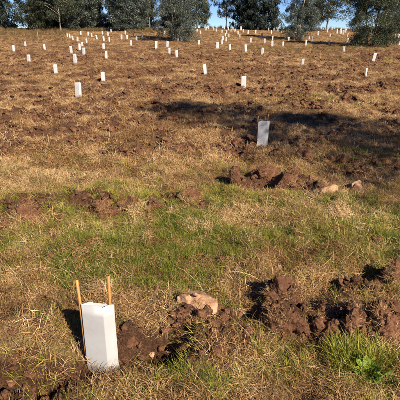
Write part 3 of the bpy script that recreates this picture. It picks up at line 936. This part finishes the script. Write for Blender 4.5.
# green grass
p = keep_clear(field_points(lambda y: 520 if y < 3.5 else (460 if y < NEAR else (260 if y < 8 else (110 if y < 13 else (40 if y < 25 else 16)))), 1.05, 62), .09)
g = green_mask(p[:, 0], p[:, 1])
p = p[rng.uniform(0, 1, len(p)) < g ** 1.1]
def green_tint(p):
    g = green_mask(p[:, 0], p[:, 1])
    return np.clip(.72 - .58 * g + .45 * fbm(p[:, 0] * 1.5, p[:, 1] * 1.5, 3, 180) + rng.normal(0, .15, len(p)), 0, 1)
q = cover(p, 0, NEAR); lay('green_grass', q, GREEN, .5, 1.1, green_tint(q), 'short green grass growing in patches through the foreground straw', 'grass', solid=True)
q = cover(p, NEAR, 99); lay('field_green_grass', q, GREEN_F, .5, 1.0, green_tint(q), 'short green grass in patches over the field beyond', 'grass')

def clods():
    for px, py, w, d, h, rot, sd, mat, lab, cat in CLODS:
        x, y = hit(px, py)
        y += d * .30
        zs = [gz(x + ax * w * .3, y + ay * d * .3) for ax in (-1, 0, 1) for ay in (-1, 0, 1)]
        z = .5 * min(zs) + .5 * sum(zs) / 9 - .015
        if mat is M_SOIL and w > .1:
            me = broken_sod('soil_' + cat, sd * 13 + 5, mat, 9 if w > .16 else 6, 5 if py > 260 else 4)
        else:
            me = broken_sod('soil_' + cat, sd * 13 + 5, mat, 4, 4)
        co = np.empty(len(me.vertices) * 3, np.float32); me.vertices.foreach_get('co', co); co = co.reshape(-1, 3)
        co = co * np.array([w / 1.7, d / 1.7, h / 1.25]); co[:, 2] += h * .2
        co = crumble(co, sd * 3, min(1.3, (w + h) / .22) * (1 if mat is M_SOIL else .55))
        rm = np.array(Matrix.Rotation(R(rot[2]) * .25, 3, 'Z') @ Matrix.Rotation(R(rot[1]), 3, 'Y') @ Matrix.Rotation(R(rot[0]), 3, 'X'))
        co = (co @ rm.T).astype(np.float32)
        me.vertices.foreach_set('co', co.ravel()); me.update()
        o = link('soil_' + cat, me, None, (x, y, z), label=lab, category=cat)
        o['group'] = 'clods of turned soil along the furrows'
        if w > .1:                                # roots and dead grass still growing from the upturned sod
            nr = np.empty(len(me.vertices) * 3, np.float32); me.vertices.foreach_get('normal', nr); nr = nr.reshape(-1, 3)
            patch = n3(co / max(w, d), 3.0, sd) > (-.02 if cat == 'sod' else .12)
            ok = np.nonzero((nr[:, 2] > -.1) & (co[:, 2] > h * .1) & patch)[0]
            cnt = min(len(ok), int(15 + 2200 * w * (d + h)))
            if len(ok):
                ch = rng.choice(ok, cnt)
                P = co[ch]
                rots = np.stack([np.clip(-nr[ch, 1] * 1.1, -1.2, 1.2), np.clip(nr[ch, 0] * 1.1, -1.2, 1.2), rng.uniform(-.3, .3, cnt)], 1)
                sc_ = rng.uniform(.35, .8, cnt)
                mm = merged('straw', P, rots, np.stack([sc_, sc_, sc_], 1), rng.integers(0, len(WISP), cnt), np.clip(rng.normal(.45, .25, cnt), 0, 1), WISP)
                link('straw', mm, o)
clods()

# crumbs and small clods of soil
crumbs = [source(clod_mesh('soil_crumb_shape', 500 + i, 3, M_CRUMB, 2.0, 13), 'soil_crumb_shape') for i in range(9)]
p = field_points(lambda y: 3000 if y < 3.2 else (900 if y < 6 else (230 if y < 14 else (60 if y < 30 else 12))), 1.0, 60)
s = soil_mask(p[:, 0], p[:, 1])
hx, hy = flat_hit(145, 350); lx, ly = flat_hit(30, 374)
dug = np.maximum(np.exp(-(((p[:, 0] - hx) / .25) ** 2 + ((p[:, 1] - hy) / .14) ** 2)), np.exp(-(((p[:, 0] - lx) / .3) ** 2 + ((p[:, 1] - ly) / .12) ** 2)))
p = keep_clear(p[rng.uniform(0, 1, len(p)) < np.clip((s * 1.1 - .08) * (1 - .6 * dug), .012, 1)], .08)
n = len(p)
sz = (.006 + .034 * rng.uniform(0, 1, n) ** np.where(p[:, 1] < 3.2, 4.5, 3.2)) * (1 + .11 * np.clip(p[:, 1] - 2.5, 0, 14))
sz = np.where(rng.uniform(0, 1, n) < .04, sz * 1.7, sz)
sz = np.minimum(sz, np.where(p[:, 1] < 5, .028, .075))
scl = np.stack([sz * rng.uniform(.7, 1.6, n), sz * rng.uniform(.7, 1.4, n), sz * rng.uniform(.5, 1.1, n)], 1)
scatter('soil_crumbs', np.stack([p[:, 0], p[:, 1], ground_z(p[:, 0], p[:, 1]) + sz * .15], 1), rng.uniform(-.5, .5, (n, 3)) * np.array([1, 1, 12]), scl,
        rng.integers(0, len(crumbs), n), rng.uniform(0, 1, n), crumbs, 'crumbs and small clods of brown soil along the furrows', 'soil')

# tall dry grass on the bank below the far trees
tall = [source(tuft_mesh('tall_grass_shape', 600 + i, 60, .35, .85, 70, 12, .16, .020, 14, M_SCRUB, .0), 'tall_grass_shape') for i in range(4)]
def bank(n, px0, px1, d0, d1):
    q = []
    for _ in range(n):
        x, y = at_dist(rng.uniform(px0, px1), rng.uniform(d0, d1)); q.append((x, y))
    return np.array(q)
p = np.concatenate([bank(420, -25, 70, 54, 66), bank(170, -25, 66, 45, 60), bank(300, 60, 130, 62, 67), bank(160, 128, 162, 58, 66), bank(260, 200, 420, 67, 73)])
hs = 1.0 - .6 * sstep(0, 1, (p[:, 0] + 8) / 6)
tint = np.clip(.25 + .28 * rng.normal(0, 1, len(p)), 0, .8)
lay('tall_bank_grass', p, tall, .3, .85, tint, 'tall dull dry grass along the bank below the far trees', 'dead grass', 1.0, False)

# ------------------------------------------------------------------ broad-leaved dock plant in the right foreground
def dock(px, py, n, size, label, seed):
    r = random.Random(seed)
    x, y = hit(px, py); z = gz(x, y)
    o = link('dock_plant', None, None, (x, y, z + .012), label=label, category='plant'); o.empty_display_size = .05
    o['group'] = 'broad-leaved weeds in the foreground'
    for i in range(n):
        az = 2 * math.pi * i / n * 1.62 + r.uniform(-.3, .3); el = R(r.uniform(38, 78)); L = size * r.uniform(.65, 1.1); W = L * r.uniform(.34, .46)
        V = []; nl = 8
        pos = Vector((0.012 * math.cos(az), .012 * math.sin(az), -.004))
        side = Vector((-math.sin(az), math.cos(az), 0))
        for s in range(nl + 1):
            t = s / nl
            w = .004 if t < .28 else W * .5 * math.sin(math.pi * min(1, (t - .22) / .78) ** .8) + .002
            up = Vector((-math.cos(az) * math.sin(el), -math.sin(az) * math.sin(el), math.cos(el)))
            wav = .006 * math.sin(s * 2.1 + i)
            V += [pos + side * w + up * (w * .35 + wav), pos + up * 0, pos - side * w + up * (w * .35 - wav)]
            pos = pos + Vector((math.cos(az) * math.cos(el), math.sin(az) * math.cos(el), math.sin(el))) * (L / nl)
            el -= R(r.uniform(4, 11))
        Fc = []; S = []
        for s in range(nl):
            b = s * 3
            Fc += [b, b + 1, b + 4, b + 3, b + 1, b + 2, b + 5, b + 4]; S += [4, 4]
        me = mesh_np('leaf', [v[:] for v in V], Fc, S, M_DOCK, True)
        fattr(me, 'bl', np.full(len(V), r.random() ** 1.3 * (1.0 if i < n - 2 else 1)))
        link('leaf', me, o)
dock(366, 377, 36, .092, 'broad-leaved green dock plant below the pointed sod at lower right', 3)
dock(386, 384, 12, .07, 'small yellowing dock plant right of the larger one at lower right', 4)

tx, ty = hit(360, 366)
tn = 60
ta = rng.uniform(0, 6.28, tn); tr = .115 * np.sqrt(rng.uniform(0, 1, tn))
tp = np.stack([tx + tr * np.cos(ta) * 1.2, ty + tr * np.sin(ta) * .7], 1)
ts = rng.uniform(1.2, 1.9, tn)
tm = merged('green_tussock', np.stack([tp[:, 0] - tx, tp[:, 1] - ty, ground_z(tp[:, 0], tp[:, 1]) - gz(tx, ty)], 1), rng.uniform(-.15, .15, (tn, 3)) * np.array([1, 1, 20]),
            np.stack([ts, ts, ts], 1), rng.integers(0, len(GREEN), tn), np.clip(rng.normal(.38, .2, tn), 0, 1), GREEN)
link('grass_tussock', tm, None, (tx, ty, gz(tx, ty)), label='bright green upright grass tussock behind the dock plant at lower right', category='grass')

# ------------------------------------------------------------------ trees
def tree_meshes(seed, H, rad, base, shape, leaf, bark, nclump, nleaf, L, W, ctr_h=.5, trunk_r=.16, stems=1, hang=.6):
    r = np.random.default_rng(seed)
    # clump centres inside an uneven crown
    C = []
    while len(C) < nclump:
        t = r.uniform(0, 1); a = r.uniform(0, 2 * math.pi)
        if shape == 'cone': rr = rad * (1.02 - t) ** .75 * min(1, .55 + t * 6)
        elif shape == 'skirt': rr = rad * (1 - t ** 2.4) ** .5 * (1 - .12 * math.sin(t * 14))
        else: rr = rad * math.sin(math.pi * (.12 + .86 * t) ** .85) ** .6
        lob = 1 + .28 * math.sin(2 * a + seed) * math.sin(5 * t + seed) + .22 * math.sin(3 * a - 7 * t + seed * 2)
        q = rr * lob * math.sqrt(r.uniform(.12, 1))
        C.append((q * math.cos(a), q * math.sin(a), base + (H - base) * t))
    C = np.array(C)
    gap = fbm(C[:, 0] * .9 + seed, C[:, 2] * .9 + C[:, 1] * .35, 2, seed) > -.40
    C = C[gap]
    n = len(C) * nleaf
    cl = np.repeat(np.arange(len(C)), nleaf)
    sz = r.uniform(.28, .62, len(C)) * (rad / 2.6) ** .5
    off = r.normal(0, 1, (n, 3)); off /= np.linalg.norm(off, axis=1)[:, None]
    off *= (r.uniform(.1, 1, n) ** .5)[:, None] * sz[cl][:, None] * np.array([1.1, 1.1, .75])
    c = C[cl] + off
    c[:, 2] = np.maximum(c[:, 2], .05)
    d = r.normal(0, 1, (n, 3)); d[:, 2] -= hang * 1.6
    d += off / sz[cl][:, None] * .6
    d /= np.linalg.norm(d, axis=1)[:, None]
    s = np.cross(d, r.normal(0, 1, (n, 3))); s /= np.linalg.norm(s, axis=1)[:, None]
    ll = L * r.uniform(.6, 1.2, n)[:, None]; ww = W * r.uniform(.6, 1.2, n)[:, None]
    V = np.stack([c, c + d * ll * .45 + s * ww * .5, c + d * ll, c + d * ll * .45 - s * ww * .5], 1).reshape(-1, 3)
    me = mesh_np('crown', V, np.arange(n * 4), np.full(n, 4), leaf)
    fattr(me, 'bl', np.repeat(np.clip(r.normal(.42, .2, n) + r.normal(0, .12, len(C))[cl], 0, 1), 4))
    # trunk and limbs
    paths = []
    for k in range(stems):
        a = 2 * math.pi * k / max(stems, 1) + seed; sp = .10 * rad if stems > 1 else 0
        lean = r.normal(0, .02 * H, 2)
        pts = []; rr = []
        for i in range(9):
            t = i / 8
            pts.append((sp * math.cos(a) * (1 + 3 * t) + lean[0] * t + .05 * math.sin(3 * t + seed), sp * math.sin(a) * (1 + 3 * t) + lean[1] * t + .05 * math.sin(4 * t), -.25 + (H * .93 + .25) * t))
            rr.append(trunk_r / stems ** .5 * ((1 - t) ** .8 * .95 + .06) * (1.35 if i == 0 else 1))
        paths.append((pts, rr))
        tp = np.array(pts)
        sel = r.choice(len(C), min(26 if stems == 1 else 12, len(C)), replace=False)
        for j in sel:
            z0 = max(.3, C[j][2] - .28 * np.hypot(C[j][0], C[j][1]) - .4)
            st = np.array([np.interp(z0, tp[:, 2], tp[:, q]) for q in range(3)])
            mid = (st + C[j]) / 2 + np.array([0, 0, .12 * np.linalg.norm(C[j] - st)])
            b = trunk_r * .28 * (1 - z0 / H) + .012
            paths.append(([st, mid, C[j]], [b, b * .6, .008]))
    Vt, Ft, St = tubes(paths, 7)
    return mesh_np('trunk', Vt, Ft, St, bark, True), me

def tree(px, d, me, label, cat, rot, scale, off=None):
    x, y = at_dist(px, d) if off is None else off
    z = gz(x, y)
    o = link('gum_tree' if cat == 'gum' else 'conifer_tree', None, None, (x, y, z - .05), label=label, category='tree')
    o['group'] = 'trees along the top of the field'
    o.rotation_euler = (0, 0, rot); o.scale = (scale[0], scale[0], scale[1])
    link('trunk', me[0], o); link('crown', me[1], o)
    return o

T_SILVER = tree_meshes(3, 6.6, 2.5, .2, 'skirt', M_GUM, M_BARK, 330, 210, .145, .046, stems=2)
T_GUM = tree_meshes(8, 8.0, 3.1, .35, 'round', M_GUM, M_BARK, 400, 120, .24, .075)
T_OLIVE = tree_meshes(14, 8.0, 3.2, .6, 'round', M_OLIVE, M_BARK, 400, 115, .24, .075, trunk_r=.14, stems=2)
T_OPEN = tree_meshes(21, 8.5, 3.2, 1.9, 'round', M_OLIVE, M_BARK, 230, 115, .24, .07, trunk_r=.13)
T_BIG = tree_meshes(29, 6.6, 3.2, .05, 'skirt', M_OLIVE, M_DBARK, 480, 200, .14, .045, stems=3)
T_CON = tree_meshes(35, 10, 2.9, .1, 'cone', M_DARK, M_DBARK, 430, 120, .34, .085, hang=.9)
T_SHADE = tree_meshes(41, 7.8, 1.75, 1.5, 'round', M_GUM, M_BARK, 200, 75, .15, .04, trunk_r=.09)

tree(178, 46.5, T_SILVER, 'silvery grey gum with foliage to the ground, left of centre', 'gum', .4, (.93, 1))
tree(296, 48, T_SILVER, 'bushy silvery gum with a ragged low skirt right of the dark conifers', 'gum', 2.6, (.72, .95))
tree(371, 39, T_BIG, 'big dark dense tree with a skirt to the ground at the right', 'gum', 1.0, (.80, 1))
tree(-3, 66, T_CON, 'dark tree cut by the left picture edge', 'conifer', .3, (1.0, 1))
tree(35, 64, T_OLIVE, 'olive gum with slender pale stems right of the sky gap at far left', 'gum', 1.3, (.85, 1))
tree(61, 62, T_OPEN, 'tall gum with a pale bare trunk left of the dense grey gums', 'gum', 2.0, (.95, 1))
tree(48, 72, T_CON, 'dark conifer behind the pale-trunked gums at the left', 'conifer', 1.9, (1.1, 1))
tree(84, 66, T_GUM, 'dense grey gum left of the bright sky gap', 'gum', .9, (1.0, 1))
tree(72, 75, T_CON, 'dark conifer half hidden between the pale trunk and the dense grey gum', 'conifer', 2.7, (1.0, 1))
tree(96, 76, T_CON, 'dark conifer just left of the bright sky gap', 'conifer', .2, (.62, 1))
tree(117, 72, T_CON, 'dark conifer just right of the bright sky gap', 'conifer', 3.3, (.72, 1))
tree(131, 63, T_GUM, 'dark bushy gum left of the silvery gum', 'gum', 4.0, (.85, .95))
tree(150, 66, T_OPEN, 'slender pale-stemmed gum between the bushy gum and the silvery gum', 'gum', 4.4, (.6, 1.1))
tree(143, 78, T_CON, 'dark conifer seen behind the slender pale-stemmed gum', 'conifer', 5.0, (.8, 1))
tree(197, 68, T_OLIVE, 'olive gum right behind the silvery gum', 'gum', 3.0, (.7, 1))
tree(172, 74, T_CON, 'dark conifer wholly behind the silvery gum', 'conifer', 1.0, (.9, 1))
tree(226, 70, T_OPEN, 'open dark gum with sky showing between its branches at the centre', 'gum', 1.2, (.62, 1))
tree(246, 66, T_CON, 'left of the two tall dark conifers right of centre', 'conifer', 4.2, (.78, 1))
tree(264, 64, T_CON, 'right of the two tall dark conifers right of centre', 'conifer', 2.2, (.76, 1))
tree(326, 62, T_OPEN, 'gum with high branches over the open blue sky left of the big tree', 'gum', .5, (1.05, 1))
tree(310, 70, T_OLIVE, 'olive gum partly hidden behind the bushy silvery gum', 'gum', 3.7, (.7, 1))
tree(395, 60, T_GUM, 'grey gum behind the big dark tree at the right edge', 'gum', 5.2, (.8, .62))
# trees that stand just outside the picture and throw their shadows into it
tree(0, 0, T_SHADE, 'slender gum just outside the right picture edge whose shadow crosses the middle ground', 'gum', .7, (1.22, 1.08), (6.85, 1.15))
tree(0, 0, T_SHADE, 'short gum just outside the right picture edge shading the furrow at the right edge', 'gum', 2.4, (.95, .72), (7.0, 2.7))
tree(0, 0, T_SILVER, 'low gum outside the right picture edge whose shadow falls beyond the two front guards', 'gum', 1.7, (.6, .5), (16.5, 19.5))
tree(0, 0, T_SILVER, 'gum outside the right picture edge whose shadow reaches the big dark tree', 'gum', 3.1, (.8, .75), (22.5, 28.5))

# pale thin stake left standing on the bank
x, y = hit(38.5, 41)
V, Fc, S = tubes([([(0, 0, -.1), (.01, 0, .5), (.0, .01, .95)], [.03, .028, .024])], 7)
o = link('pale_stake', mesh_np('pale_stake', V, Fc, S, M_BARK, True), None, (x, y, gz(x, y)), label='thin pale stake standing in tall grass on the left bank', category='stake')
